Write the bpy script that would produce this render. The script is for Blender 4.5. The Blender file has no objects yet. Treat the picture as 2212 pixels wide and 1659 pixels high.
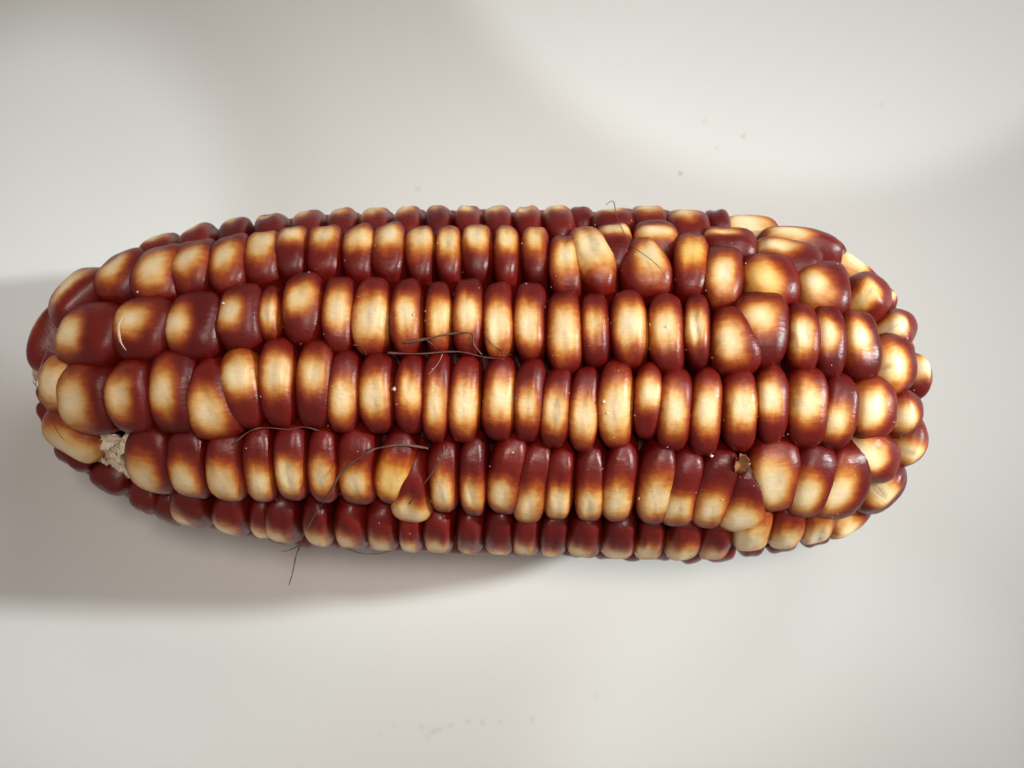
import bpy, math, random
from mathutils import Vector, Matrix, noise

# ------------------------------------------------------------------ measures
S = 0.08476e-3            # metres per layout unit (one unit = one pixel of a 2212-wide view of the ear)
CX, CY = 1106.0, 829.5    # layout point under the lens
CAMZ = 0.30               # lens height above the ear's axis
H = 388 * S               # height of the ear's axis above the table
sc = bpy.context.scene

# ------------------------------------------------------------------ camera
cam = bpy.data.cameras.new('camera')
camo = bpy.data.objects.new('camera', cam)
sc.collection.objects.link(camo)
camo.location = (0, 0, CAMZ + H)
cam.sensor_width = 36
cam.lens = 36 * CAMZ / (2212 * S)
cam.clip_start = 0.01
cam.clip_end = 20
cam.dof.use_dof = True
cam.dof.focus_distance = CAMZ - 300 * S
cam.dof.aperture_fstop = 24
sc.camera = camo

# ------------------------------------------------------------------ light
w = bpy.data.worlds.new('World')
sc.world = w
w.use_nodes = True
w.node_tree.nodes['Background'].inputs[0].default_value = (1.0, 0.87, 0.765, 1)
w.node_tree.nodes['Background'].inputs[1].default_value = 0.22


def lamp(name, pos, target, size, power, color, size_y=None):
    l = bpy.data.lights.new(name, 'AREA')
    l.energy = power
    l.color = color
    l.shape = 'RECTANGLE' if size_y else 'DISK'
    l.size = size
    if size_y:
        l.size_y = size_y
    o = bpy.data.objects.new(name, l)
    sc.collection.objects.link(o)
    o.location = pos
    o.rotation_euler = (Vector(target) - Vector(pos)).to_track_quat('-Z', 'Y').to_euler()
    return o


def spot(name, pos, x, y, radius, power, blend, color, soft):
    """a spot lamp at pos aimed at the table under layout point x, y; radius = half width of its beam there"""
    l = bpy.data.lights.new(name, 'SPOT')
    l.energy = power
    l.color = color
    k = (CAMZ + H) / CAMZ          # layout units lie in the axis plane, the table is lower
    t = Vector(((x - CX) * S * k, -(y - CY) * S * k, 0))
    p = Vector(pos) if len(pos) == 3 else t + Vector((0, 0, pos[0]))
    l.spot_size = 2 * math.atan(radius * k * S / (p - t).length)
    l.spot_blend = blend
    l.shadow_soft_size = soft
    o = bpy.data.objects.new(name, l)
    sc.collection.objects.link(o)
    o.location = p
    o.rotation_euler = (t - p).to_track_quat('-Z', 'Y').to_euler()
    return o


COOL = (0.91, 1.0, 0.98)
WARM = (1.0, 0.88, 0.77)
spot('key_lamp', (1.56, 0.26, 0.80), 1000, 960, 700, 225.0, 0.10, COOL, 0.075)     # low from the right
spot('overhead_lamp', (0.10, 0.14, 1.0), 1080, 1090, 1060, 20.0, 0.25, WARM, 0.10)
lamp('ceiling_lamp', (0.26, 0.50, 0.66), (0, 0, 0.02), 0.20, 1.1, (1.0, 0.97, 0.95), 0.20)
spot('added_pool_spot', (1.2,), 1760, -480, 915, 10.5, 0.12, COOL, 0.006)  # added spot: bright pool upper right, beam edge stands for a shadow border
spot('added_pool_spot', (1.2,), 1735, 1730, 620, 6.5, 0.35, COOL, 0.012)  # added spot: bright pool lower right, its left edge imitates a shadow border
spot('added_pool_spot', (1.2,), 110, 430, 430, 10.5, 0.30, COOL, 0.010)  # added spot, only brightens the table at upper left
spot('added_pool_spot', (1.2,), 120, 1560, 620, 4.0, 0.8, COOL, 0.03)  # added soft spot, lifts the table at lower left

vs = sc.view_settings
vs.view_transform = 'Standard'
vs.look = 'None'
vs.exposure = 0.27
vs.gamma = 1.0
vs.use_curve_mapping = False
sc.cycles.use_denoising = True
sc.cycles.max_bounces = 8


# ------------------------------------------------------------------ node helpers
class NT:
    def __init__(self, name):
        self.m = bpy.data.materials.new(name)
        self.m.use_nodes = True
        self.t = self.m.node_tree
        self.b = self.t.nodes['Principled BSDF']

    def n(self, typ, **kw):
        nd = self.t.nodes.new(typ)
        for k, v in kw.items():
            setattr(nd, k, v)
        return nd

    def l(self, a, b):
        self.t.links.new(a, b)

    def val(self, sock, v):
        if hasattr(v, 'is_output'):
            self.l(v, sock)
        else:
            sock.default_value = v

    def math(self, op, a, b=0.0, c=0.0, clamp=False):
        nd = self.n('ShaderNodeMath', operation=op)
        nd.use_clamp = clamp
        self.val(nd.inputs[0], a)
        self.val(nd.inputs[1], b)
        self.val(nd.inputs[2], c)
        return nd.outputs[0]

    def vmath(self, op, a, b=(0, 0, 0)):
        nd = self.n('ShaderNodeVectorMath', operation=op)
        self.val(nd.inputs[0], a)
        self.val(nd.inputs[1], b)
        return nd.outputs['Value'] if op in ('LENGTH', 'DISTANCE', 'DOT_PRODUCT') else nd.outputs[0]

    def noise(self, vec, scale, detail=2.0, rough=0.5):
        nd = self.n('ShaderNodeTexNoise')
        self.val(nd.inputs['Vector'], vec)
        nd.inputs['Scale'].default_value = scale
        nd.inputs['Detail'].default_value = detail
        nd.inputs['Roughness'].default_value = rough
        return nd.outputs['Fac']

    def ramp(self, fac, stops, interp='LINEAR'):
        nd = self.n('ShaderNodeValToRGB')
        cr = nd.color_ramp
        cr.interpolation = interp
        while len(cr.elements) < len(stops):
            cr.elements.new(0.5)
        for e, (p, c) in zip(cr.elements, stops):
            e.position = p
            e.color = (*c, 1)
        self.val(nd.inputs[0], fac)
        return nd.outputs[0]

    def mix(self, fac, a, b, blend='MIX'):
        nd = self.n('ShaderNodeMix', data_type='RGBA', blend_type=blend)
        self.val(nd.inputs[0], fac)
        self.val(nd.inputs[6], a if hasattr(a, 'is_output') else (*a, 1))
        self.val(nd.inputs[7], b if hasattr(b, 'is_output') else (*b, 1))
        return nd.outputs[2]

    def bump(self, height, strength, dist=0.001):
        nd = self.n('ShaderNodeBump')
        nd.inputs['Strength'].default_value = strength
        nd.inputs['Distance'].default_value = dist
        self.l(height, nd.inputs['Height'])
        self.l(nd.outputs[0], self.b.inputs['Normal'])


def kernel_material():
    k = NT('kernel_skin')
    uv = k.n('ShaderNodeAttribute', attribute_name='kuv').outputs['Vector']
    pa = k.n('ShaderNodeAttribute', attribute_type='OBJECT', attribute_name='patch').outputs['Vector']
    ps = k.n('ShaderNodeAttribute', attribute_type='OBJECT', attribute_name='patch_size').outputs['Vector']
    rnd = k.n('ShaderNodeObjectInfo').outputs['Random']
    su = k.n('ShaderNodeSeparateXYZ'); k.l(uv, su.inputs[0])
    sp = k.n('ShaderNodeSeparateXYZ'); k.l(pa, sp.inputs[0])
    ss = k.n('ShaderNodeSeparateXYZ'); k.l(ps, ss.inputs[0])
    off = k.n('ShaderNodeCombineXYZ')
    k.val(off.inputs[0], k.math('MULTIPLY', rnd, 97.0))
    k.val(off.inputs[1], k.math('MULTIPLY', rnd, 61.0))
    k.val(off.inputs[2], k.math('MULTIPLY', rnd, 37.0))
    ruv = k.vmath('ADD', uv, off.outputs[0])
    n1 = k.noise(ruv, 1.3, 3.0)
    du = k.math('DIVIDE', k.math('SUBTRACT', su.outputs[0], sp.outputs[0]), ss.outputs[0])
    dv = k.math('DIVIDE', k.math('SUBTRACT', su.outputs[1], sp.outputs[1]), ss.outputs[1])
    d = k.math('SQRT', k.math('ADD', k.math('POWER', k.math('ABSOLUTE', du), 2.6),
                              k.math('POWER', k.math('ABSOLUTE', dv), 2.2)))
    low = k.math('MAXIMUM', k.math('SUBTRACT', 0.30, su.outputs[2]), 0.0)
    d = k.math('ADD', d, k.math('MULTIPLY', low, 0.8))
    d = k.math('ADD', d, k.math('MULTIPLY', k.math('SUBTRACT', n1, 0.5), 0.72))
    d = k.math('ADD', d, k.math('SUBTRACT', 1.0, sp.outputs[2]))      # weak patches fade out
    # fine streaks running across the crown
    sm = k.vmath('MULTIPLY', ruv, (1.0, 6.0, 1.0))
    n2 = k.noise(sm, 1.3, 4.0, 0.65)
    n3 = k.noise(k.vmath('MULTIPLY', ruv, (1.6, 16.0, 2.0)), 1.2, 3.0, 0.6)
    d = k.math('ADD', d, k.math('MULTIPLY', k.math('SUBTRACT', n2, 0.5), 0.44))
    red0 = k.mix(rnd, (0.096, 0.0020, 0.0016), (0.164, 0.0054, 0.0027))
    col = k.ramp(k.math('MULTIPLY', d, 0.5), [
        (0.00, (0.91, 0.75, 0.50)), (0.15, (0.86, 0.65, 0.37)), (0.27, (0.75, 0.455, 0.17)),
        (0.38, (0.54, 0.195, 0.036)), (0.48, (0.33, 0.060, 0.009)), (0.60, (0.180, 0.0125, 0.004)), (0.78, (0.125, 0.004, 0.0025))])
    yel = k.mix(1.0, col, (1.0, 0.82, 0.40), 'MULTIPLY')
    col = k.mix(ss.outputs[2], col, yel)
    deep = k.math('MULTIPLY', k.math('SUBTRACT', d, 1.18), 2.2, clamp=True)
    col = k.mix(deep, col, red0)
    # small scar where the silk was attached, at the near edge of the patch
    sx = k.math('SUBTRACT', su.outputs[0], k.math('MULTIPLY_ADD', rnd, 0.10, -0.90))
    sy = k.math('SUBTRACT', su.outputs[1], sp.outputs[1])
    sd = k.math('SQRT', k.math('ADD', k.math('POWER', k.math('MULTIPLY', sx, 5.0), 2.0), k.math('POWER', k.math('MULTIPLY', sy, 7.0), 2.0)))
    sd = k.math('ADD', sd, k.math('MULTIPLY', k.math('SUBTRACT', n3, 0.5), 1.6))
    scar = k.math('MULTIPLY', k.math('SUBTRACT', 1.0, sd, clamp=True), k.math('GREATER_THAN', k.math('FRACT', k.math('MULTIPLY', rnd, 7.3)), 0.6))
    col = k.mix(k.math('MULTIPLY', scar, 0.45), col, (0.20, 0.085, 0.03))
    v = k.math('MULTIPLY_ADD', n2, 0.34, 0.83)
    v = k.math('MULTIPLY', v, k.math('MULTIPLY_ADD', n3, 0.22, 0.89))
    hsv = k.n('ShaderNodeHueSaturation')
    k.l(col, hsv.inputs['Color'])
    k.l(v, hsv.inputs['Value'])
    k.l(hsv.outputs[0], k.b.inputs['Base Color'])
    k.l(k.math('MULTIPLY_ADD', n1, 0.24, 0.26), k.b.inputs['Roughness'])
    k.b.inputs['Specular IOR Level'].default_value = 0.5
    k.b.inputs['Subsurface Weight'].default_value = 0.10
    k.b.inputs['Subsurface Radius'].default_value = (1.0, 0.45, 0.2)
    k.b.inputs['Subsurface Scale'].default_value = 0.0012
    tc = k.n('ShaderNodeTexCoord').outputs['Object']
    fine = k.noise(tc, 1700.0, 2.0)
    mid = k.noise(tc, 420.0, 2.0)
    hh = k.math('ADD', k.math('MULTIPLY', fine, 0.22), k.math('ADD', k.math('MULTIPLY_ADD', n3, 0.35, n2), k.math('MULTIPLY', mid, 0.8)))
    hh = k.math('SUBTRACT', hh, k.math('MULTIPLY', scar, 0.6))
    k.bump(hh, 0.5, 0.00020)
    return k.m


def simple(name, col, col2, scale, rough=0.6, bump=0.3, bd=0.0004):
    k = NT(name)
    tc = k.n('ShaderNodeTexCoord').outputs['Object']
    f = k.noise(tc, scale, 4.0, 0.6)
    k.l(k.mix(f, col, col2), k.b.inputs['Base Color'])
    k.b.inputs['Roughness'].default_value = rough
    k.bump(f, bump, bd)
    return k.m


def table_material():
    k = NT('white_laminate')
    tc = k.n('ShaderNodeTexCoord').outputs['Object']
    f = k.noise(tc, 14.0, 3.0)
    g = k.noise(tc, 900.0, 2.0)
    gr = k.noise(tc, 4200.0, 1.0)
    col = k.mix(k.math('MULTIPLY_ADD', gr, 0.9, k.math('MULTIPLY_ADD', f, 0.8, -0.35)), (0.605, 0.605, 0.60), (0.645, 0.645, 0.64))
    # dirt specks with a place of their own
    for (x, y, r, a) in SPECKS:
        p = (((x - CX) * S) * TK, (-(y - CY) * S) * TK, 0.0)
        wob = k.vmath('ADD', k.vmath('MULTIPLY', tc, (1, 1, 0)),
                      k.vmath('MULTIPLY', k.n('ShaderNodeCombineXYZ').outputs[0], (0, 0, 0)))
        dd = k.vmath('DISTANCE', wob, p)
        dd = k.math('ADD', dd, k.math('MULTIPLY', k.math('SUBTRACT', g, 0.5), r * S * 1.6))
        m = k.math('SUBTRACT', 1.0, k.math('DIVIDE', dd, r * S), clamp=True)
        m = k.math('MULTIPLY', k.math('MULTIPLY', m, 2.5, clamp=True), a * 0.36)
        col = k.mix(m, col, (0.20, 0.17, 0.11))
    k.l(col, k.b.inputs['Base Color'])
    k.b.inputs['Roughness'].default_value = 0.42
    k.b.inputs['Specular IOR Level'].default_value = 0.4
    k.bump(g, 0.03, 0.0002)
    return k.m


TK = (CAMZ + H) / CAMZ     # layout units lie in the axis plane; things on the table lie lower and so farther out
SPECKS = [(1470, 374, 7, .9), (1607, 294, 8, .45), (1588, 291, 5, .3), (1548, 318, 7, .35), (1522, 263, 9, .3),
          (1562, 408, 5, .2), (903, 409, 8, .35), (1905, 225, 8, .25), (910, 1572, 9, .3), (938, 1580, 10, .4),
          (950, 1576, 7, .4), (925, 1588, 12, .2), (1010, 1560, 8, .3), (1042, 1562, 9, .3), (1080, 1560, 7, .25),
          (850, 1568, 9, .25), (975, 1568, 8, .3), (1150, 1555, 8, .3), (1290, 1505, 8, .2), (820, 1590, 8, .2)]

M_KERNEL = kernel_material()
def cob_material():
    k = NT('cob_core')
    tc = k.n('ShaderNodeTexCoord').outputs['Object']
    f = k.noise(tc, 600, 4.0, 0.6)
    core = k.mix(f, (0.05, 0.011, 0.008), (0.11, 0.032, 0.02))  # core colour darkened to put shade into the gaps between kernels
    pink = k.mix(f, (0.50, 0.27, 0.20), (0.76, 0.54, 0.44))
    sx = k.n('ShaderNodeSeparateXYZ')
    k.l(tc, sx.inputs[0])
    e = k.math('DIVIDE', k.math('SUBTRACT', (104 - CX) * S, sx.outputs[0]), 12 * S, clamp=True)   # the cut end is pale pink pith
    k.l(k.mix(e, core, pink), k.b.inputs['Base Color'])
    k.b.inputs['Roughness'].default_value = 0.8
    k.bump(f, 0.6, 0.0004)
    return k.m


M_COB = cob_material()
M_CHAFF = simple('pale_chaff', (0.84, 0.68, 0.48), (0.93, 0.85, 0.70), 700, 0.7, 0.5)
M_SILK = simple('dark_silk', (0.075, 0.028, 0.022), (0.19, 0.085, 0.07), 900, 0.42, 0.2)
M_SILKP = simple('pale_silk', (0.55, 0.30, 0.20), (0.65, 0.40, 0.30), 900, 0.45, 0.2)
M_FLAKE = simple('brown_husk', (0.20, 0.075, 0.025), (0.34, 0.15, 0.06), 500, 0.5, 0.4)
M_CRUMB_GLINT = simple('white_crumb_and_glint', (0.70, 0.62, 0.52), (0.85, 0.80, 0.74), 3000, 0.5, 0.2)
M_CRACK = simple('pale_split', (0.66, 0.40, 0.28), (0.80, 0.60, 0.45), 1500, 0.5, 0.3)
M_TABLE = table_material()


# ------------------------------------------------------------------ the ear's body of revolution (layout units)
def interp(tab, x):
    if x <= tab[0][0]:
        return tab[0][1]
    if x >= tab[-1][0]:
        return tab[-1][1]
    for i in range(len(tab) - 1):
        if tab[i][0] <= x <= tab[i + 1][0]:
            x0, y0 = tab[i]; x1, y1 = tab[i + 1]
            m0 = (y1 - y0) / (x1 - x0) if i == 0 else (y1 - tab[i - 1][1]) / (x1 - tab[i - 1][0])
            m1 = (y1 - y0) / (x1 - x0) if i + 2 >= len(tab) else (tab[i + 2][1] - y0) / (tab[i + 2][0] - x0)
            t = (x - x0) / (x1 - x0); d = x1 - x0
            return ((2*t**3 - 3*t**2 + 1) * y0 + (t**3 - 2*t**2 + t) * m0 * d +
                    (-2*t**3 + 3*t**2) * y1 + (t**3 - t**2) * m1 * d)


YC = [(40, 802), (150, 804), (354, 815), (885, 823), (1416, 832), (1770, 846), (1900, 856), (2020, 862)]
R2 = [(x, r * r) for x, r in [(52, 40), (75, 118), (100, 166), (133, 205), (212, 254), (354, 318), (566, 358), (885, 379),
                              (1150, 383), (1416, 388), (1593, 380), (1770, 350), (1858, 305), (1947, 222), (1990, 135), (2014, 0)]]
DOME = 50.0


def yc(x):
    return interp(YC, x)


def r2(x, off=0.0):
    v = interp(R2, x)
    if x > 2014:
        v = -(x - 2014) * 900.0
    if x < 52:
        v = 1600 - (52 - x) * 500.0
    if off == 0.0:
        return v
    # inner offset: shrink the profile and its ends together
    mid = 1030.0
    k = 1.0 + off / 980.0
    v2 = interp(R2, mid + (x - mid) * k) if 52 < mid + (x - mid) * k < 2014 else -1.0
    if v2 <= 0:
        xx = mid + (x - mid) * k
        return -(abs(xx - mid) - 960) * 900.0
    rr = math.sqrt(v2) - off
    return rr * abs(rr)


def Fs(p, off):
    return (p.y - yc(p.x))**2 + p.z * p.z - r2(p.x, off)


def grad(p, off=0.0):
    e = 3.0
    dr = (r2(p.x + e, off) - r2(p.x - e, off)) / (2 * e)
    return Vector((-dr, 2 * (p.y - yc(p.x)), 2 * p.z)).normalized()


CAMP = Vector((CX, CY, CAMZ / S))


def ray(x, y):
    return (Vector((x, y, 0)) - CAMP).normalized()


def hit(x, y, off):
    """first point of the ear surface (shrunk by off) under layout point x, y; nearest approach if it misses"""
    d = ray(x, y)
    t0 = (CAMP.z - 420) / -d.z
    t1 = (CAMP.z + 300) / -d.z
    best, bt = 1e18, t0
    prev = None
    N = 180
    for i in range(N + 1):
        t = t0 + (t1 - t0) * i / N
        f = Fs(CAMP + d * t, off)
        if f < 0:
            a, b = t - (t1 - t0) / N, t
            for _ in range(18):
                m = (a + b) / 2
                if Fs(CAMP + d * m, off) < 0:
                    b = m
                else:
                    a = m
            return CAMP + d * b, True
        if f < best:
            best, bt = f, t
    return CAMP + d * bt, False


def W(p):
    return Vector(((p.x - CX) * S, -(p.y - CY) * S, p.z * S + H))


def Wd(v):
    return Vector((v.x, -v.y, v.z))


# ------------------------------------------------------------------ the ear
ear = bpy.data.objects.new('corn_ear', None)
sc.collection.objects.link(ear)
ear['label'] = 'dried ear of dark red and cream corn lying on the white surface'
ear['category'] = 'corn'
ear.empty_display_size = 0.02

NA, rings = 30, []
for j in range(1, 10):                     # crown, pole to equator
    a = j / 9 * math.pi / 2
    rings.append((a, None))
rings += [(0.995, -0.45), (0.975, -1.0), (0.92, -1.8), (0.82, -2.6)]


def kernel_geo(w2, h2, dome, taper, seed, dent=0.0, sq=2.9, bend=0.0):
    """one kernel, rounded crown up, all in metres; returns verts, faces, normalised coordinates"""
    rg = random.Random(seed)
    so = Vector((rg.random() * 50, rg.random() * 50, rg.random() * 50))
    V, K = [], []
    tilt = rg.uniform(-.12, .04)
    for j, (s0, z0) in enumerate([(0.0, 1.0)] + rings):
        for i in range(NA if j else 1):
            a = i / NA * 2 * math.pi
            c, q = math.cos(a), math.sin(a)
            s, z = s0, z0
            if z is None:                  # crown: flatter across the row, rounder along the seam
                ex = 2.05 + 1.05 * c * c
                s, z = math.sin(s0)**(2 / ex), max(0.0, math.cos(s0))**(2 / ex)
            m = 2.0 + (sq - 2.0) * min(1.0, s * 1.1)
            ux = math.copysign(abs(c)**(2 / m), c) * s
            vy = math.copysign(abs(q)**(2 / m), q) * s
            zz = z
            if z > 0:
                zz += tilt * ux * 0.6
                zz -= dent * math.exp(-((ux + .15)**2 + (vy)**2) / 0.10)
            nv = noise.noise(Vector((ux * 1.3, vy * 1.3, zz)) + so)
            nw = noise.noise(Vector((ux * 1.3, vy * 1.3, zz)) + so * 2.3)
            x = ux * w2 * (1 + taper * (-vy)) + bend * w2 * (vy * vy - 0.3)
            y = vy * h2
            V.append((x + nw * 0.10 * w2 * min(1, s), y + nv * 0.05 * h2 * min(1, s), zz * dome + (nv * 0.08 * dome if z > -.5 else 0)))
            K.append((ux, -vy, z))
    Fc = [(0, 1 + i, 1 + (i + 1) % NA) for i in range(NA)]
    for j in range(len(rings) - 1):
        b = 1 + j * NA
        for i in range(NA):
            i2 = (i + 1) % NA
            Fc.append((b + i, b + NA + i, b + NA + i2, b + i2))
    return V, Fc, K


def make_mesh(name, V, Fc, K=None, mat=None):
    me = bpy.data.meshes.new(name)
    me.from_pydata(V, [], Fc)
    me.polygons.foreach_set('use_smooth', [True] * len(me.polygons))
    if K:
        at = me.attributes.new('kuv', 'FLOAT_VECTOR', 'POINT')
        at.data.foreach_set('vector', [c for q in K for c in q])
    if mat:
        me.materials.append(mat)
    me.update()
    return me


def link(name, me, parent=None, M=None):
    o = bpy.data.objects.new(name, me)
    sc.collection.objects.link(o)
    if parent:
        o.parent = parent
    if M is not None:
        o.matrix_basis = M
    return o


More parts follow.
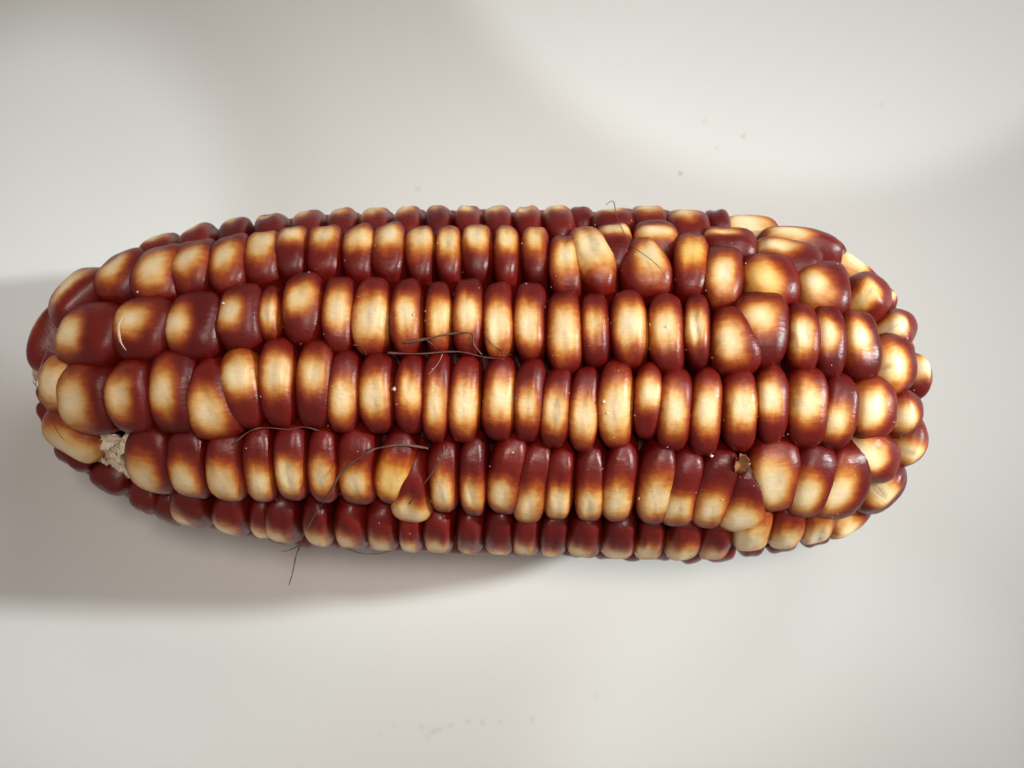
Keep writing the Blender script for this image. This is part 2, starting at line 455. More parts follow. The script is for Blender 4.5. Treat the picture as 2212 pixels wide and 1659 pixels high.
# Each kernel: x0, y0, x1, y1 of its outline, then options:
# r lean (deg, top to the right), t taper (>0 narrow at the top), pu/pv cream patch place, pr patch size (u, v),
# s patch strength, y yellowness, z sunk (<0) or raised, d dent, th fixed angle round the ear, b bend
ROWS = {}
ROWS['A'] = [(311, 398, {'r': 12}), (395, 478, {}), (481, 553, dict(s=.75)), (554, 631, dict(s=.55)), (633, 708, dict(s=.8)),
             (711, 780, dict(s=.8)), (781, 852, {}), (854, 919, {}), (921, 982, dict(s=.6)), (984, 1046, dict(s=.85)),
             (1047, 1111, dict(s=.85)), (1111, 1176, {}), (1175, 1244, dict(s=.95))]
A_TH = -73
KERNELS = [
    # far upper edge, right part: the rows break up
    (1229, 440, 1286, 490, dict(s=.2, z=-4, th=-80, h=130)), (1284, 444, 1375, 500, dict(pv=-.35, th=-70, h=120)),
    (1361, 441, 1445, 500, dict(th=-74, h=140, s=.9)), (1437, 441, 1535, 505, dict(th=-70, h=150, s=.9)),
    (1518, 444, 1575, 500, dict(s=.2, th=-80, h=130)), (1566, 452, 1671, 512, dict(r=10, pv=-.2, pr=(.8, .5))),
    (1660, 492, 1800, 548, dict(r=20, pv=-.3, pu=-.45, pr=(.6, .5), s=.9)), (1755, 500, 1832, 556, dict(r=38, s=.55, pu=-.5)),
    (1808, 548, 1920, 606, dict(r=40, pu=-.4, pr=(.55, .7), pv=-.1)), (1839, 580, 1930, 680, dict(r=-38, y=.55, pu=-.25)),
    (1908, 610, 1950, 660, dict(r=-40, s=.6)), (1903, 670, 1990, 748, dict(r=-40, pv=-.35, pu=-.2)),
    (1892, 716, 1982, 850, dict(r=-16, y=.35, pu=-.1, pr=(.75, .7))), (1972, 758, 2014, 856, dict(r=-8, pv=-.3, z=4)),
    (1928, 840, 1994, 943, dict(r=12, pu=-.3, pv=.15, pr=(.65, .6))), (1944, 900, 2000, 1012, dict(r=16, pv=.4, y=.2)),
    (1844, 936, 1948, 1046, dict(r=24, pu=-.3, pr=(.7, .7))), (1872, 1012, 1952, 1112, dict(r=30, pu=-.25, pv=.15, y=.2)),
    (1905, 1015, 1972, 1120, dict(r=30, pv=.3, z=-6)), (1796, 1099, 1886, 1171, dict(r=8, pu=-.2, pv=.3, h=120)),
    # upper row
    (60, 634, 130, 768, dict(r=22, s=.55, pu=-.7, pv=.1)), (118, 570, 212, 688, dict(r=26, pu=-.45, pv=-.1, pr=(.62, .7))),
    (216, 534, 310, 650, dict(r=12, pu=-.35, pv=-.1, pr=(.62, .62), d=.12)), (300, 526, 387, 649, dict(r=7, pu=-.3, pv=-.1, pr=(.6, .6))),
    (383, 514, 457, 632, dict(r=4, pu=-.25, pv=-.15)), (457, 500, 536, 630, dict(pu=-.25, pv=-.15, r=2)),
    (534, 494, 607, 612, dict(pv=-.4)), (600, 482, 667, 600, dict(pv=-.5, pr=(.6, .4))), (667, 479, 740, 598, dict(pv=-.42)),
    (744, 477, 813, 603, dict(pv=-.35, y=.25)), (807, 473, 879, 602, dict(pv=-.4)), (879, 480, 942, 605, dict(pv=-.35)),
    (943, 484, 1000, 603, dict(pv=-.35, y=.2)), (998, 476, 1068, 600, dict(pv=-.4, y=.2)), (1067, 482, 1126, 610, dict(pv=-.38, y=.25)),
    (1128, 484, 1190, 608, dict(pv=-.38, y=.3)), (1188, 507, 1257, 633, dict(pv=-.25, pu=0, pr=(.7, .6), t=.15)),
    (1240, 486, 1322, 631, dict(r=-17, pv=-.25, pu=0, pr=(.85, .65), d=.14, z=3)), (1290, 473, 1368, 592, dict(pv=-.55, pu=0, pr=(.8, .35), t=-.15)),
    (1343, 514, 1447, 630, dict(pv=-.25, pr=(.6, .65), t=.35, pu=.1, r=-6)), (1370, 477, 1469, 560, dict(pv=-.35, pu=-.1, pr=(.85, .42), h=120)),
    (1456, 496, 1534, 629, dict(r=7, pv=-.3, y=.9, pu=0)), (1520, 484, 1636, 562, dict(r=9, pv=-.55, pu=-.3, pr=(.75, .3), s=.85)),
    (1522, 526, 1608, 648, dict(r=7, pu=-.05, pr=(.7, .65))), (1635, 505, 1772, 600, dict(r=16, pu=-.5, pv=-.3, pr=(.7, .45), t=-.1)),
    (1609, 542, 1726, 645, dict(r=-10, pu=-.35, pv=.05, y=.8, pr=(.7, .6))), (1726, 558, 1840, 666, dict(r=6, pu=-.3, pv=.1, pr=(.75, .65))),
    # upper middle row
    (124, 652, 250, 783, dict(pu=-.55, pv=.0, pr=(.55, .62), t=.12, sq=3.0)), (251, 638, 366, 774, dict(crack=1, pu=-.4, pv=-.25, pr=(.68, .5))),
    (364, 626, 475, 772, dict(pu=-.6, pv=0, pr=(.55, .5))), (472, 610, 566, 750, dict(pu=-.35, pv=-.05)),
    (559, 612, 609, 730, dict(pu=-.3, pv=-.1, pr=(.6, .5), z=-7)), (612, 584, 697, 734, dict(pv=-.2, pu=-.2, y=.2, pr=(.7, .55))),
    (698, 590, 768, 755, dict(pv=-.1, pu=-.2)), (763, 593, 844, 760, dict(pv=.1, pu=-.12, pr=(.8, .65), r=3)),
    (844, 596, 915, 758, dict(pv=.05, pu=-.1)), (919, 601, 979, 758, dict(pv=-.02, y=.35, pu=0, pr=(.75, .55))),
    (980, 596, 1045, 758, dict(pv=.0)), (1045, 603, 1112, 768, dict(pv=.1)), (1111, 604, 1181, 770, dict(pv=.05)),
    (1183, 621, 1259, 800, dict(pv=-.05, y=.2, pu=0)), (1256, 627, 1319, 785, dict(pv=-.05, s=.8, pr=(.65, .5))),
    (1320, 621, 1401, 786, dict(pv=-.08, pu=0, pr=(.75, .6))), (1403, 628, 1483, 799, dict(pv=-.05, d=.05)),
    (1479, 630, 1537, 786, dict(pv=-.1, d=.12, b=.12)), (1538, 655, 1636, 806, dict(r=-9, pu=-.25, pv=.02, pr=(.7, .55), t=.18)),
    (1592, 625, 1708, 786, dict(pv=-.25, pu=-.1, pr=(.7, .5), t=-.28, r=-3)), (1702, 648, 1774, 796, dict(pv=-.02, pu=-.1, d=.12)),
    (1760, 656, 1829, 810, dict(pv=-.15, pr=(.62, .5))), (1824, 666, 1900, 812, dict(pv=-.15, pu=-.15, pr=(.65, .5))),
    # lower middle row
    (80, 772, 150, 902, dict(s=.95, pu=-.25, z=-10, r=6, pr=(.95, .8))), (127, 789, 240, 942, dict(pu=-.45, pv=.05, pr=(.65, .7))),
    (233, 779, 328, 940, dict(pu=-.4, pv=-.02, pr=(.68, .62), d=.06)), (326, 758, 424, 938, dict(pu=-.4, pv=-.02, pr=(.65, .55))),
    (410, 776, 511, 955, dict(r=-9, t=.3, pu=-.25, pv=.2, pr=(.75, .6))), (483, 752, 569, 926, dict(r=-10, pv=-.3, pu=-.25, pr=(.72, .5), t=-.06)),
    (562, 730, 640, 922, dict(pv=-.2, pu=-.2, r=-2)), (641, 736, 722, 926, dict(pv=-.28, pu=-.22, r=2, pr=(.68, .55))),
    (709, 760, 779, 938, dict(pv=.1, pu=-.18, r=4)), (778, 765, 853, 938, dict(pv=.02, pu=-.2)), (853, 770, 920, 938, dict(pv=0, pu=-.05, y=.3, r=3)),
    (914, 766, 975, 956, dict(pv=.15, pu=-.05, s=.85, r=3, d=.06)), (970, 772, 1041, 958, dict(pv=.1, pu=-.05, s=.95, r=3)),
    (1044, 774, 1117, 955, dict(pv=-.02, pu=-.02, pr=(.82, .6), r=2)), (1112, 776, 1179, 956, dict(pv=.05, s=.92, r=4)),
    (1170, 795, 1236, 972, dict(pv=.05, s=.95, r=5)), (1229, 798, 1297, 980, dict(pv=.15, pu=0, pr=(.75, .65), r=3, b=.1)),
    (1292, 780, 1370, 973, dict(pv=.05, pu=-.02, pr=(.75, .62), b=.12)), (1370, 787, 1434, 949, dict(pv=-.15, pu=-.05, pr=(.75, .55), r=3)),
    (1422, 800, 1497, 978, dict(pv=.05, pu=-.02, r=4)), (1491, 800, 1563, 988, dict(pv=-.05, pu=0, r=2, b=.15)),
    (1563, 800, 1639, 977, dict(pv=-.12, pu=0, d=.05)), (1634, 791, 1706, 961, dict(pv=-.2, pu=-.1, pr=(.6, .5))),
    (1704, 798, 1791, 968, dict(pv=-.1, pu=-.1)), (1776, 812, 1856, 973, dict(pv=.15, pu=-.15, r=6, s=.9)),
    (1852, 815, 1937, 954, dict(pv=-.05, pu=-.2, pr=(.65, .62), r=4)),
    # lower row
    (98, 902, 206, 990, dict(r=12, s=.92, pv=.45, pu=0, pr=(1.3, .95))),
    (281, 940, 372, 1067, dict(pu=-.4, pv=.3, pr=(.68, .6))), (370, 945, 449, 1079, dict(pu=-.3, pv=.3)), (450, 950, 532, 1088, dict(pu=-.3, pv=.3)),
    (531, 938, 596, 1090, dict(pu=-.25, pv=.3)), (595, 931, 665, 1087, dict(pu=-.2, pv=.25)), (666, 938, 734, 1093, dict(pu=-.2, pv=.2)),
    (733, 940, 816, 1096, dict(pu=-.25, pv=.25, s=.95)), (816, 942, 892, 1096, dict(r=14, pv=.25, y=.9, pu=-.05, pr=(.85, .6))),
    (852, 1000, 932, 1134, dict(t=.38, sq=2.3, pv=.55, pu=-.1, pr=(.9, .5), r=6)), (928, 965, 993, 1113, dict(pv=.3, pu=-.15)),
    (994, 960, 1053, 1121, dict(pv=.35, pu=-.15)), (1056, 958, 1136, 1117, dict(r=8, pv=.35, pu=-.2, pr=(.65, .5), b=.1)),
    (1113, 977, 1187, 1138, dict(r=9, pv=.4, pu=-.1)), (1178, 982, 1241, 1129, dict(pv=.35, r=3, pu=-.05)),
    (1243, 980, 1310, 1132, dict(pv=.35, pu=-.05)), (1302, 973, 1377, 1136, dict(pv=.3, pu=-.1, r=4, b=.1)),
    (1377, 975, 1460, 1141, dict(pv=.2, pu=-.05, r=4)), (1432, 986, 1515, 1146, dict(r=9, pv=.4, pu=-.1)),
    (1500, 985, 1585, 1150, dict(r=9, pv=.35, pu=-.05, b=.12)), (1560, 1016, 1656, 1156, dict(t=.32, pv=.5, pu=-.1, pr=(.75, .55), r=4)),
    (1627, 963, 1727, 1111, dict(r=-7, pu=-.15, pv=.15, pr=(.72, .65), t=-.2)), (1707, 977, 1800, 1126, dict(r=8, pu=-.1, pv=.25)),
    (1770, 980, 1872, 1130, dict(r=11, pu=-.1, pv=.15, pr=(.65, .65))),
]
ROWS['F'] = [(127, 225, dict(s=.1, th=72, h=78)), (206, 297, dict(s=.1, th=76, h=84)), (290, 366, dict(s=.1, th=70, h=110)), (343, 412, dict(s=.1, th=76)),
             (376, 468, dict(pu=-.4, s=.95)), (468, 550, dict(pu=-.3, s=.8)), (545, 603, dict(z=-8, s=.7, th=68)), (579, 658, dict(pu=-.4)),
             (660, 725, dict(y=.3)), (727, 802, dict(y=.3, pu=-.3)), (795, 866, dict(s=.9)), (864, 918, dict(s=.7)), (916, 984, dict(s=.6)),
             (988, 1049, dict(s=.45)), (1049, 1115, dict(s=.5)), (1108, 1171, dict(s=.6)), (1168, 1228, dict(s=.45)), (1226, 1301, dict(s=.6)),
             (1298, 1378, dict(s=.95)), (1372, 1435, dict(s=.8)), (1437, 1517, dict(s=1.0)), (1508, 1579, dict(s=.85)),
             (1578, 1665, dict(pr=(.9, .7), th=56)), (1655, 1734, dict(pr=(.8, .7), th=58)), (1722, 1796, dict(pr=(.8, .7), th=58))]
F_TH = 65


def at_angle(x, th, off):
    """surface point whose image has layout x, at angle th (deg; 0 = up to the lens, + towards the lower edge)"""
    a = math.radians(th)
    px = x
    for _ in range(6):
        r = math.sqrt(max(r2(px, off), 25.0))
        z = r * math.cos(a)
        px = CX + (x - CX) * (CAMP.z - z) / CAMP.z
    return Vector((px, yc(px) + r * math.sin(a), z))


def frame(p, rot, lean=5.0):
    n = grad(p)
    if p.x < 420:
        n.x *= 0.62 + 0.38 * max(0, p.x - 150) / 270
        n.normalize()
    n = (n + Vector((-math.tan(math.radians(lean)), 0, 0))).normalized()
    a = math.radians(rot)
    ew = Vector((math.cos(a), math.sin(a), 0))
    eh = Vector((-math.sin(a), math.cos(a), 0))
    if abs(n.dot(eh)) < abs(n.dot(ew)):
        v = (eh - n * eh.dot(n)).normalized()
        u = v.cross(n) if v.cross(n).dot(ew) > 0 else n.cross(v)
    else:
        u = (ew - n * ew.dot(n)).normalized()
        v = u.cross(n) if u.cross(n).dot(eh) > 0 else n.cross(u)
    return n, u.normalized(), v.normalized()


def plane_hit(x, y, p, n):
    d = ray(x, y)
    dn = d.dot(n)
    if dn > -0.12:
        return None
    return CAMP + d * ((p - CAMP).dot(n) / dn)


rng = random.Random(11)
count = 0
kernel_objs = []


def put_kernel(p, n, u, v, w2, h2, o, seed):
    global count
    p = p + n * o.get('z', 0)
    V, Fc, K = kernel_geo(w2 * S, h2 * S, DOME * S * o.get('dm', 1.0), o.get('t', 0), seed, o.get('d', rng.choice((0, 0, .03, .06, .09))), o.get('sq', rng.uniform(2.35, 2.9)), o.get('b', rng.uniform(-.02, .07)))
    me = make_mesh('kernel', V, Fc, K, M_KERNEL)
    U, N_ = Wd(u), Wd(n)
    Yv = N_.cross(U)
    M = Matrix.Translation(W(p)) @ Matrix((U, Yv, N_)).transposed().to_4x4()
    ob = link('kernel', me, ear, M)
    rr = random.Random(seed * 7 + 3)
    pr = o.get('pr', (.68, .55))
    pu, pv = o.get('pu', -.15), o.get('pv', 0)
    ob['patch'] = (pu + rr.uniform(-.05, .05), pv + rr.uniform(-.05, .05), o.get('s', 1.0) + rr.uniform(-.10, .05))
    ob['patch_size'] = (pr[0] * rr.uniform(.94, 1.10) * (1.22 if w2 < 45 else 1.04), pr[1] * rr.uniform(.90, 1.14) * 1.06, o.get('y', rr.uniform(0, .12)))
    kernel_objs.append(ob)
    count += 1
    return ob


PLACED = []
for row, th0 in (('A', A_TH), ('F', F_TH)):
    for i, (x0, x1, o) in enumerate(ROWS[row]):
        o = dict(o)
        p = at_angle((x0 + x1) / 2, o.get('th', th0), DOME)
        n, u, v = frame(p, o.get('r', 0))
        if row == 'A':
            o.setdefault('pv', -.04); o.setdefault('pr', (.7, .42)); o.setdefault('pu', -.25)
        else:
            if .2 < o.get('s', 1) < .85:
                o['s'] = o['s'] + .2
            o.setdefault('pv', .10 if o.get('s', 1) > .75 else .3); o.setdefault('pr', (.78, .55)); o.setdefault('pu', -.12)
        wk = (x1 - x0) / 2 * 1.03 / max(.6, math.hypot(u.x, u.y)) * (CAMP.z - p.z) / CAMP.z
        rr_ = math.sqrt(max(r2(p.x, DOME), 1))
        put_kernel(p, n, u, v, wk, o['h'] / 2 if 'h' in o else min(92, rr_ * 0.285), o, 500 + count)

for (x0, y0, x1, y1, o) in KERNELS:
    cx, cy = (x0 + x1) / 2, (y0 + y1) / 2
    w2, h2 = (x1 - x0) / 2, (y1 - y0) / 2
    if 500 < cy < 600 and cx < 1460:
        cy -= 8
    if 'th' in o:
        p = at_angle(cx, o['th'], DOME)
    else:
        p, ok = hit(cx, cy, DOME * .55)
        p = p - grad(p) * DOME * .45 if ok else hit(cx, cy, DOME)[0]
        if not ok:                         # beyond the limb: bring it back onto the ear
            for _ in range(40):
                if Fs(p, DOME) < 0:
                    break
                p = p - grad(p, DOME) * 4
    n, u, v = frame(p, o.get('r', 0))
    a = math.radians(o.get('r', 0))
    q = (CAMP.z - p.z) / CAMP.z

    def span(ex, ey, half, cap):
        out = 0
        for sgn in (-1, 1):
            h = plane_hit(cx + ex * half * sgn, cy + ey * half * sgn, plane_hit(cx, cy, p, n) or p, n) if 'th' not in o else None
            c = plane_hit(cx, cy, p, n)
            out += min((h - c).length, half * cap) if (h and c) else half * cap * q
        return out / 2
    if 'h' in o:
        hk = o['h'] / 2
    else:
        hk = span(-math.sin(a), math.cos(a), h2, 1.32)
    wk = span(math.cos(a), math.sin(a), w2, 1.25) if 'th' not in o else w2 * q
    o = dict(o)
    pu, pv = o.get('pu', -.15), o.get('pv', 0)
    if 940 < y0 + 40 and cx < 1620:
        pv += .08
    if cx < 520:
        pu -= .1
    if 'th' not in o:                      # the patch sits where the eye sees it: meet the crown along the sight line
        ix = cx + math.cos(a) * pu * w2 - math.sin(a) * pv * h2
        iy = cy + math.sin(a) * pu * w2 + math.cos(a) * pv * h2
        d, q0 = ray(ix, iy), CAMP - p
        D3 = [d.dot(u) / wk, d.dot(v) / hk, d.dot(n) / DOME]
        Q3 = [q0.dot(u) / wk, q0.dot(v) / hk, q0.dot(n) / DOME]
        A_ = sum(c * c for c in D3); B_ = 2 * sum(c * e for c, e in zip(D3, Q3)); C_ = sum(e * e for e in Q3) - 1
        dis = B_ * B_ - 4 * A_ * C_
        t = (-B_ - math.sqrt(dis)) / (2 * A_) if dis > 0 else -B_ / (2 * A_)
        o['pu'] = max(-.85, min(.85, Q3[0] + D3[0] * t))
        o['pv'] = max(-.85, min(.85, Q3[1] + D3[1] * t))
    ob = put_kernel(p, n, u, v, wk * 1.06, hk * 1.03, o, 1000 + count)
    if o.get('crack'):
        CRACKED = ob

# hidden under-side rows: joined into one part
HV, HF, HK = [], [], []
hrng = random.Random(5)
for k, th in enumerate([97, 120, 143, 166, 189, 212, 235, 260]):
    x = 105 + hrng.uniform(0, 40)
    while x < 1935:
        a = math.radians(th + hrng.uniform(-2, 2))
        r = math.sqrt(max(r2(x, DOME), 100))
        p = Vector((x, yc(x) + r * math.sin(a), r * math.cos(a)))
        n = grad(p)
        n = (n + Vector((-.09, 0, 0))).normalized()
        t = Vector((0, math.cos(a), -math.sin(a)))
        u = t.cross(n).normalized()
        if u.x < 0:
            u = -u
        slope = max(.35, math.hypot(u.x, 0))
        wk = hrng.uniform(29, 37) * (1.15 if x < 500 else 1)
        V, Fc, K = kernel_geo(wk * 1.04 * S, min(82, r * .235) * S, DOME * S * hrng.uniform(.85, 1.0), 0, 9000 + len(HV))
        U, N_ = Wd(u), Wd(n)
        M = Matrix.Translation(W(p)) @ Matrix((U, N_.cross(U), N_)).transposed().to_4x4()
        b = len(HV)
        HV += [tuple(M @ Vector(c)) for c in V]
        HF += [tuple(i + b for i in f) for f in Fc]
        HK += K
        x += wk * 2 * slope
under = link('kernel', make_mesh('kernel', HV, HF, HK, M_KERNEL), ear)
under['kind'] = 'stuff'
under['patch'] = (-.15, .1, .75)
under['patch_size'] = (.8, .55, .1)

# cob core: lumpy body of revolution
CV, CF = [], []
NX, NT_ = 90, 72
for i in range(NX + 1):
    x = 74 + (1975 - 74) * i / NX
    r = math.sqrt(max(r2(x, 92.0), 60.0)) if x > 95 else math.sqrt(max(r2(95, 92.0), 60.0)) * (0.8 + .2 * (x - 74) / 21)
    r = max(r, 16)
    for j in range(NT_):
        a = j / NT_ * 2 * math.pi
        q = Vector((x / 14, r * math.cos(a) / 14, r * math.sin(a) / 14))
        rr_ = r + noise.noise(q) * 9 + noise.noise(q * 2.7) * 4
        CV.append(tuple(W(Vector((x, yc(x) + rr_ * math.sin(a), rr_ * math.cos(a))))))
for i in range(NX):
    for j in range(NT_):
        j2 = (j + 1) % NT_
        CF.append((i * NT_ + j, i * NT_ + j2, (i + 1) * NT_ + j2, (i + 1) * NT_ + j))
CF.append(tuple(range(NT_ - 1, -1, -1)))
CF.append(tuple(range(NX * NT_, NX * NT_ + NT_)))
link('cob', make_mesh('cob', CV, CF, None, M_COB), ear)


# ------------------------------------------------------------------ exposed socket: crumpled pale chaff where a kernel is missing
def flake(name, cx, cy, off, size, asp, rot, tilt, mat, parent, seed, curl=.5):
    """a small crumpled papery flake with thickness"""
    rg = random.Random(seed)
    so = Vector((rg.random() * 40, rg.random() * 40, rg.random() * 40))
    p, _ = hit(cx, cy, off)
    n, u, v = frame(p, rot, 0)
    n = (n + u * tilt[0] + v * tilt[1]).normalized()
    u = (u - n * u.dot(n)).normalized()
    N = 9
    V, Fc = [], []
    for side in (0, 1):
        for i in range(N):
            for j in range(N):
                s, t = i / (N - 1) * 2 - 1, j / (N - 1) * 2 - 1
                edge = 1 - .25 * abs(t)**2 + .25 * noise.noise(Vector((s * 2, t * 2, 0)) + so)
                edge2 = 1 - .35 * abs(s)**3 + .3 * noise.noise(Vector((s * 2, t * 2, 4)) + so)
                z = curl * (s * s) * .5 + .55 * noise.noise(Vector((s * 1.4, t * 1.4, 9)) + so) + .2 * noise.noise(Vector((s * 4, t * 4, 9)) + so)
                V.append((s * size * edge * S, t * size * asp * edge2 * S, z * size * S * .8 - side * 1.2 * S))
    def idx(sd, i, j):
        return sd * N * N + i * N + j
    for i in range(N - 1):
        for j in range(N - 1):
            Fc.append((idx(0, i, j), idx(0, i + 1, j), idx(0, i + 1, j + 1), idx(0, i, j + 1)))
            Fc.append((idx(1, i, j), idx(1, i, j + 1), idx(1, i + 1, j + 1), idx(1, i + 1, j)))
    for i in range(N - 1):
        for a, b in ((0, 1),):
            Fc.append((idx(0, i, 0), idx(1, i, 0), idx(1, i + 1, 0), idx(0, i + 1, 0)))
            Fc.append((idx(0, i + 1, N - 1), idx(1, i + 1, N - 1), idx(1, i, N - 1), idx(0, i, N - 1)))
            Fc.append((idx(0, 0, i + 1), idx(1, 0, i + 1), idx(1, 0, i), idx(0, 0, i)))
            Fc.append((idx(0, N - 1, i), idx(1, N - 1, i), idx(1, N - 1, i + 1), idx(0, N - 1, i + 1)))
    U, N_ = Wd(u), Wd(n)
    M = Matrix.Translation(W(p)) @ Matrix((U, N_.cross(U), N_)).transposed().to_4x4()
    return link(name, make_mesh(name, V, Fc, None, mat), parent, M)


# socket floor
p, _ = hit(243, 978, 62)
n, u, v = frame(p, 10, 0)
V, Fc = [], []
N = 26
for i in range(N):
    for j in range(N):
        s, t = i / (N - 1) * 2 - 1, j / (N - 1) * 2 - 1
        q = Vector((s * 2.2, t * 2.2, 3.3))
        z = 10 * noise.noise(q) + 8 * noise.noise(q * 2.3) + 5 * abs(noise.noise(q * 5)) + 16 * (1 - s * s) * (1 - t * t)
        V.append((s * 66 * S, t * 62 * S, z * S))
for i in range(N - 1):
    for j in range(N - 1):
        Fc.append((i * N + j, (i + 1) * N + j, (i + 1) * N + j + 1, i * N + j + 1))
U, N_ = Wd(u), Wd(n)
link('socket', make_mesh('socket', V, Fc, None, M_CHAFF), ear, Matrix.Translation(W(p)) @ Matrix((U, N_.cross(U), N_)).transposed().to_4x4())
for i, (x, y, sz, asp, rot, tl) in enumerate([(222, 950, 24, 1.1, 20, (.5, -.3)), (250, 945, 26, .8, -30, (-.3, .5)), (236, 975, 28, 1.0, 50, (.4, .3)),
                                              (262, 985, 21, 1.2, 0, (-.6, .2)), (215, 985, 21, .8, 70, (.2, -.5)), (245, 1005, 19, 1.0, 15, (.2, .6)),
                                              (270, 1012, 11, 1.2, 35, (-.3, .6)), (272, 955, 14, 1.0, 80, (.4, .4)), (258, 1018, 8, 1.4, 60, (.5, .2))]):
    flake('chaff', x, y, 44 + (i % 3) * 6, sz, asp, rot, tl, M_CHAFF, ear, 40 + i, .6)
for i in range(10):
    flake('chaff', 208 + 70 * hrng.random(), 934 + 84 * hrng.random(), 44 + 9 * hrng.random(), 12 + 7 * hrng.random(), hrng.uniform(.8, 1.5),
          hrng.uniform(0, 180), (hrng.uniform(-.6, .6), hrng.uniform(-.6, .6)), M_CHAFF, ear, 140 + i, .6)
# brown husk scrap wedged between two kernels
f = flake('husk_scrap', 1598, 1000, 17, 17, 1.3, 8, (.35, .1), M_FLAKE, ear, 97, 1.6)
f['label'] = 'curled brown papery scrap wedged between kernels'


# ------------------------------------------------------------------ true surface of the finished ear, for things that lie on it
from mathutils.bvhtree import BVHTree
SV, SF = [], []
for ob in kernel_objs:
    b = len(SV)
    SV += [ob.matrix_basis @ v.co for v in ob.data.vertices]
    SF += [tuple(i + b for i in f.vertices) for f in ob.data.polygons]
b = len(SV)
SV += [Vector(c) for c in CV]
SF += [tuple(i + b for i in f) for f in CF]
BVH = BVHTree.FromPolygons(SV, SF)
WCAM = W(CAMP)


def surf(x, y, lift=2.0):
    d = (W(Vector((x, y, 0))) - WCAM).normalized()
    h, nn, _, _ = BVH.ray_cast(WCAM, d)
    if h is None:
        return None
    h = h - d * lift * S
    return Vector((h.x / S + CX, -h.y / S + CY, (h.z - H) / S))


def to_img(p):
    k = CAMP.z / (CAMP.z - p.z)
    return CX + (p.x - CX) * k, CY + (p.y - CY) * k


# ------------------------------------------------------------------ tubes for silk threads
def catmull(P, k=6):
    out = []
    for i in range(len(P) - 1):
        a = P[max(0, i - 1)]; b = P[i]; c = P[i + 1]; d = P[min(len(P) - 1, i + 2)]
        for s in range(k):
            t = s / k
            out.append(0.5 * ((2 * b) + (c - a) * t + (2 * a - 5 * b + 4 * c - d) * t * t + (3 * b - a - 3 * c + d) * t**3))
    out.append(P[-1])
    return out


def tube(name, paths, mat, label, seed):
    V, Fc = [], []
    for pi_, (pts, rad, flat) in enumerate(paths):
        P3, last = [], None
        for q in pts:
            off = q[2] if len(q) > 2 else -3
            if len(q) > 3:
                z = q[3]
                P3.append(Vector((CX + (q[0] - CX) * (CAMP.z - z) / CAMP.z, CY + (q[1] - CY) * (CAMP.z - z) / CAMP.z, z)))
            else:
                p = surf(q[0], q[1], rad * .7) or hit(q[0], q[1], off)[0]
                e = hit(q[0], q[1], off)[0]
                P3.append(p if p.z > e.z else e)
        C = catmull(P3)
        for i, c in enumerate(C):
            t = surf(*to_img(c), rad * .6)
            if t and t.z > c.z:
                C[i] = t
        rg = random.Random(seed)
        b0 = len(V)
        K = 6
        for i, c in enumerate(C):
            tng = (C[min(i + 1, len(C) - 1)] - C[max(i - 1, 0)]).normalized()
            up = Vector((0, 0, 1))
            sd = tng.cross(up).normalized()
            up = sd.cross(tng)
            e = i / (len(C) - 1)
            tw = 0.9 * math.sin(i * .35 + seed)
            rr_ = .68 * rad * (0.8 + .6 * noise.noise(Vector((i * .31, seed, 0)))) * (1 - .55 * e)
            for k in range(K):
                a = k / K * 2 * math.pi
                ca, sa = math.cos(a) * rr_, math.sin(a) * rr_ * flat
                V.append(tuple(W(c + sd * (ca * math.cos(tw) - sa * math.sin(tw)) + up * (ca * math.sin(tw) + sa * math.cos(tw)))))
        for i in range(len(C) - 1):
            for k in range(K):
                k2 = (k + 1) % K
                Fc.append((b0 + i * K + k, b0 + (i + 1) * K + k, b0 + (i + 1) * K + k2, b0 + i * K + k2))
        Fc.append(tuple(b0 + k for k in range(K)))
        Fc.append(tuple(b0 + (len(C) - 1) * K + k for k in range(K - 1, -1, -1)))
    o = link(name, make_mesh(name, V, Fc, None, mat))
    o['label'] = label
    o['category'] = 'corn silk'
    o['group'] = 'silk threads caught on the corn'
    return o


tube('silk_thread', [([(107, 747, 8), (88, 790, 0), (79, 822, -6), (80, 838, -6), (110, 905, 0), (127, 937, 0), (138, 949, 2)], 2.6, .5),
                     ([(71, 824, -6), (80, 838, -6)], 2.2, .5)], M_SILK, 'dark bent silk thread hooked over the blunt left end of the corn', 1)
tube('silk_thread', [([(871, 741, 14), (919, 732, 6), (969, 722, 6), (1017, 720, 8), (1024, 744, 14), (1041, 766, 22)], 5.6, .4),
                     ([(919, 733, 8), (934, 744, 12), (945, 754, 16)], 2.0, .5)], M_SILK, 'thick forked silk shred across the row seam, upper one near the middle', 2)
tube('silk_thread', [([(837, 762, 22), (902, 764, 20), (988, 760, 18), (1044, 771, 22), (1090, 776, 24)], 4.2, .45)], M_SILK,
     'straight dark silk thread lying along the seam below the forked shred', 3)
tube('silk_thread', [([(1049, 727, 12), (1070, 749, 18), (1104, 768, 22)], 2.4, .5)], M_SILK, 'short slanting silk thread just right of the forked shred', 4)
tube('silk_thread', [([(763, 745, 16), (782, 749, 16), (792, 768, 24)], 2.4, .5)], M_SILK, 'short hooked silk thread just left of the forked shred', 5)
tube('silk_thread', [([(956, 765, 14), (945, 787, 4), (925, 809, -2)], 1.4, .6)], M_SILKP, 'short pale pink silk hair over a dark kernel top', 6)
tube('silk_thread', [([(501, 961, 14), (513, 951, 10), (542, 930, 8), (573, 924, 10), (626, 928, 12), (655, 922, 12), (690, 931, 18)], 3.8, .5)], M_SILK,
     'wavy silk thread along the seam of the two lower rows, left part', 7)
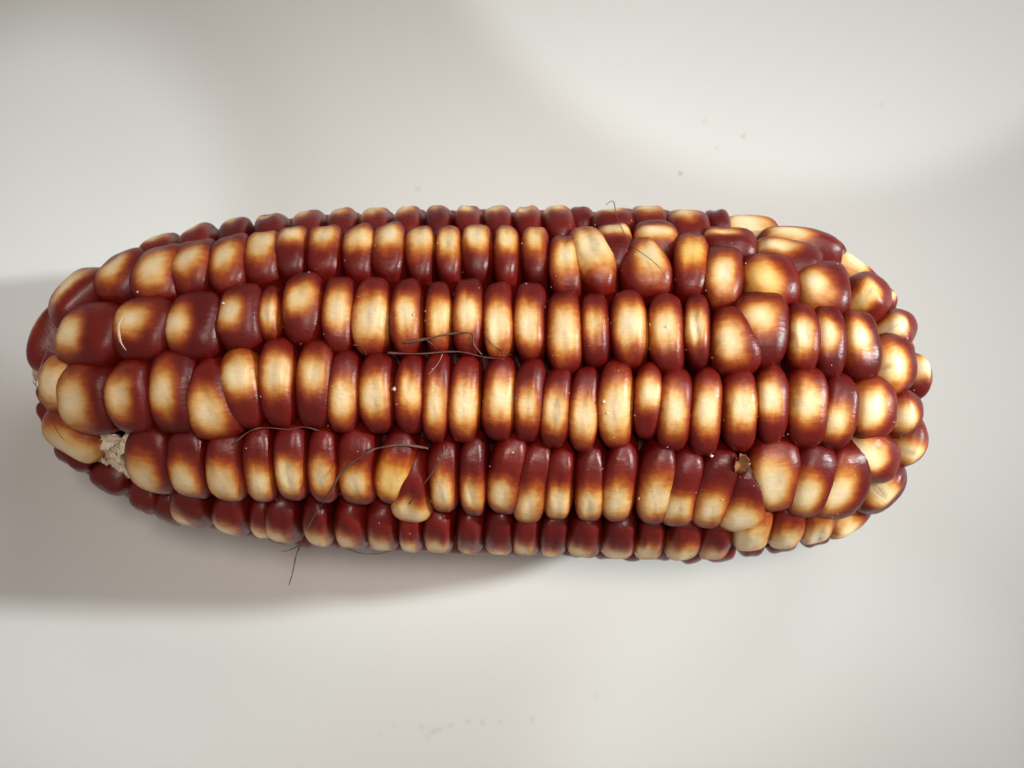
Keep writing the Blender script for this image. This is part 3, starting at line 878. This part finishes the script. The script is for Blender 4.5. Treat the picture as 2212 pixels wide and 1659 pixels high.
tube('silk_thread', [([(925, 968, 20), (873, 962, 8), (813, 969, 0), (777, 988, -4), (739, 1018, -6), (715, 1059, -6), (688, 1100, 0, 205), (657, 1152, 0, 130),
                       (646, 1183, 0, 100), (641, 1195, 0, 92), (636, 1217, 0, 75), (631, 1241, 0, 62), (624, 1264, 0, 50)], 5.6, .4),
                     ([(650, 1176, 0, 106), (624, 1189, 0, 100), (607, 1191, 0, 96)], 2.6, .6)], M_SILK,
     'long forked silk thread curving down past the lower edge of the corn', 8)
tube('silk_thread', [([(958, 963, 18), (957, 987, 2), (921, 1038, -8), (884, 1088, -8)], 4.6, .4)], M_SILK,
     'slanting dark silk blade across the wedge-shaped kernel of the lower row', 9)
tube('silk_thread', [([(1309, 442, 0, 120), (1325, 435, 0, 128), (1332, 468, -8), (1349, 504, -6), (1365, 530, -4), (1413, 566, -4), (1435, 593, 0), (1445, 617, 6)], 2.0, .6)], M_SILK,
     'thin kinked silk hair poking up over the top edge of the corn', 10)
tube('silk_thread', [([(748, 1184, 0, 30), (780, 1195, 0, 22), (816, 1196, 0, 22), (848, 1190, 0, 30)], 2.0, .6)], M_SILK,
     'thin curved silk hair hanging under the lower edge of the corn', 11)

# pale split down the side of one kernel
V, Fc = [], []
P = catmull([surf(*q, .3) for q in [(264, 686), (258, 700), (258, 722), (262, 740), (272, 757)]], 8)
for i, c in enumerate(P):
    e = i / (len(P) - 1)
    hw = 4.6 * math.sin(math.pi * min(1, .12 + e * .86))**.7
    for k, (a, z) in enumerate(((-1, -1.5), (-.4, .8), (.4, .9), (1, -1.5))):
        V.append(tuple(W(c + Vector((a * hw, a * hw * .15, z)))))
for i in range(len(P) - 1):
    for k in range(3):
        Fc.append((i * 4 + k, i * 4 + k + 1, i * 4 + k + 5, i * 4 + k + 4))
sp = link('split', make_mesh('split', V, Fc, None, M_CRACK), CRACKED)
sp.matrix_basis = CRACKED.matrix_basis.inverted()

# ------------------------------------------------------------------ crumb bits clinging to the ear; one white bead stands in for a glint
BV, BF = [], []
crng = random.Random(21)
spots = [(852, 841, 6.5), (1537, 985, 6), (482, 655, 4.5), (1304, 868, 4.5), (1312, 892, 4), (1108, 978, 3), (1960, 731, 3.2), (1380, 1078, 3),
         (1702, 938, 3), (1693, 941, 2.5), (893, 680, 4), (1440, 706, 3), (919, 672, 2.5), (297, 631, 3), (1404, 701, 3.2), (1381, 1076, 3)]
for i in range(60):
    spots.append((crng.uniform(560, 1850), crng.uniform(520, 1180), crng.uniform(.8, 1.5)))
for (x0, y0, x1, y1, o) in KERNELS:
    if x0 > 500 and crng.random() < .7:
        spots.append((x0 + crng.uniform(-1, 4), (y0 + y1) / 2 + (y1 - y0) * crng.uniform(-.3, .45), crng.uniform(.9, 2.1)))
for (x, y, s) in spots:
    p = surf(x, y, s * .4)
    if p is None:
        continue
    b = len(BV)
    for k in range(6):
        d = Vector([(1, 0, 0), (-1, 0, 0), (0, 1, 0), (0, -1, 0), (0, 0, 1), (0, 0, -1)][k]) * s * crng.uniform(.6, 1.2)
        BV.append(tuple(W(p + d)))
    for t in [(0, 2, 4), (2, 1, 4), (1, 3, 4), (3, 0, 4), (2, 0, 5), (1, 2, 5), (3, 1, 5), (0, 3, 5)]:
        BF.append(tuple(b + q for q in t))
cr = link('crumbs_and_glint', make_mesh('crumbs_and_glint', BV, BF, None, M_CRUMB_GLINT), ear)
cr['kind'] = 'stuff'

# ------------------------------------------------------------------ white table sheet, softly wavy
def sstep(a, b, x):
    t = min(1, max(0, (x - a) / (b - a)))
    return t * t * (3 - 2 * t)


def softpos(x, k):
    return k * math.log1p(math.exp(max(-30, min(30, x / k)))) if x / k < 30 else x


def sheet(x, y):
    """height in metres at layout point (already scaled to the table plane)"""
    h = 0.0
    h += 0.9 * noise.noise(Vector((x / 620, y / 500, 1.7))) * 14
    return h * S


NXT, NYT = 200, 160
TV, TF = [], []
for i in range(NXT + 1):
    for j in range(NYT + 1):
        x = CX + (i / NXT - .5) * 14000
        y = CY + (j / NYT - .5) * 12000
        TV.append(((x - CX) * S, -(y - CY) * S, sheet(x, y)))
for i in range(NXT):
    for j in range(NYT):
        a = i * (NYT + 1) + j
        TF.append((a, a + 1, a + NYT + 2, a + NYT + 1))
zmin = min(v[2] for v in HV)
tb = link('tabletop', make_mesh('tabletop', TV, TF, None, M_TABLE))
tb['kind'] = 'structure'
tb.location.z = zmin - 0.0006
print('kernels', count, 'zmin', zmin)
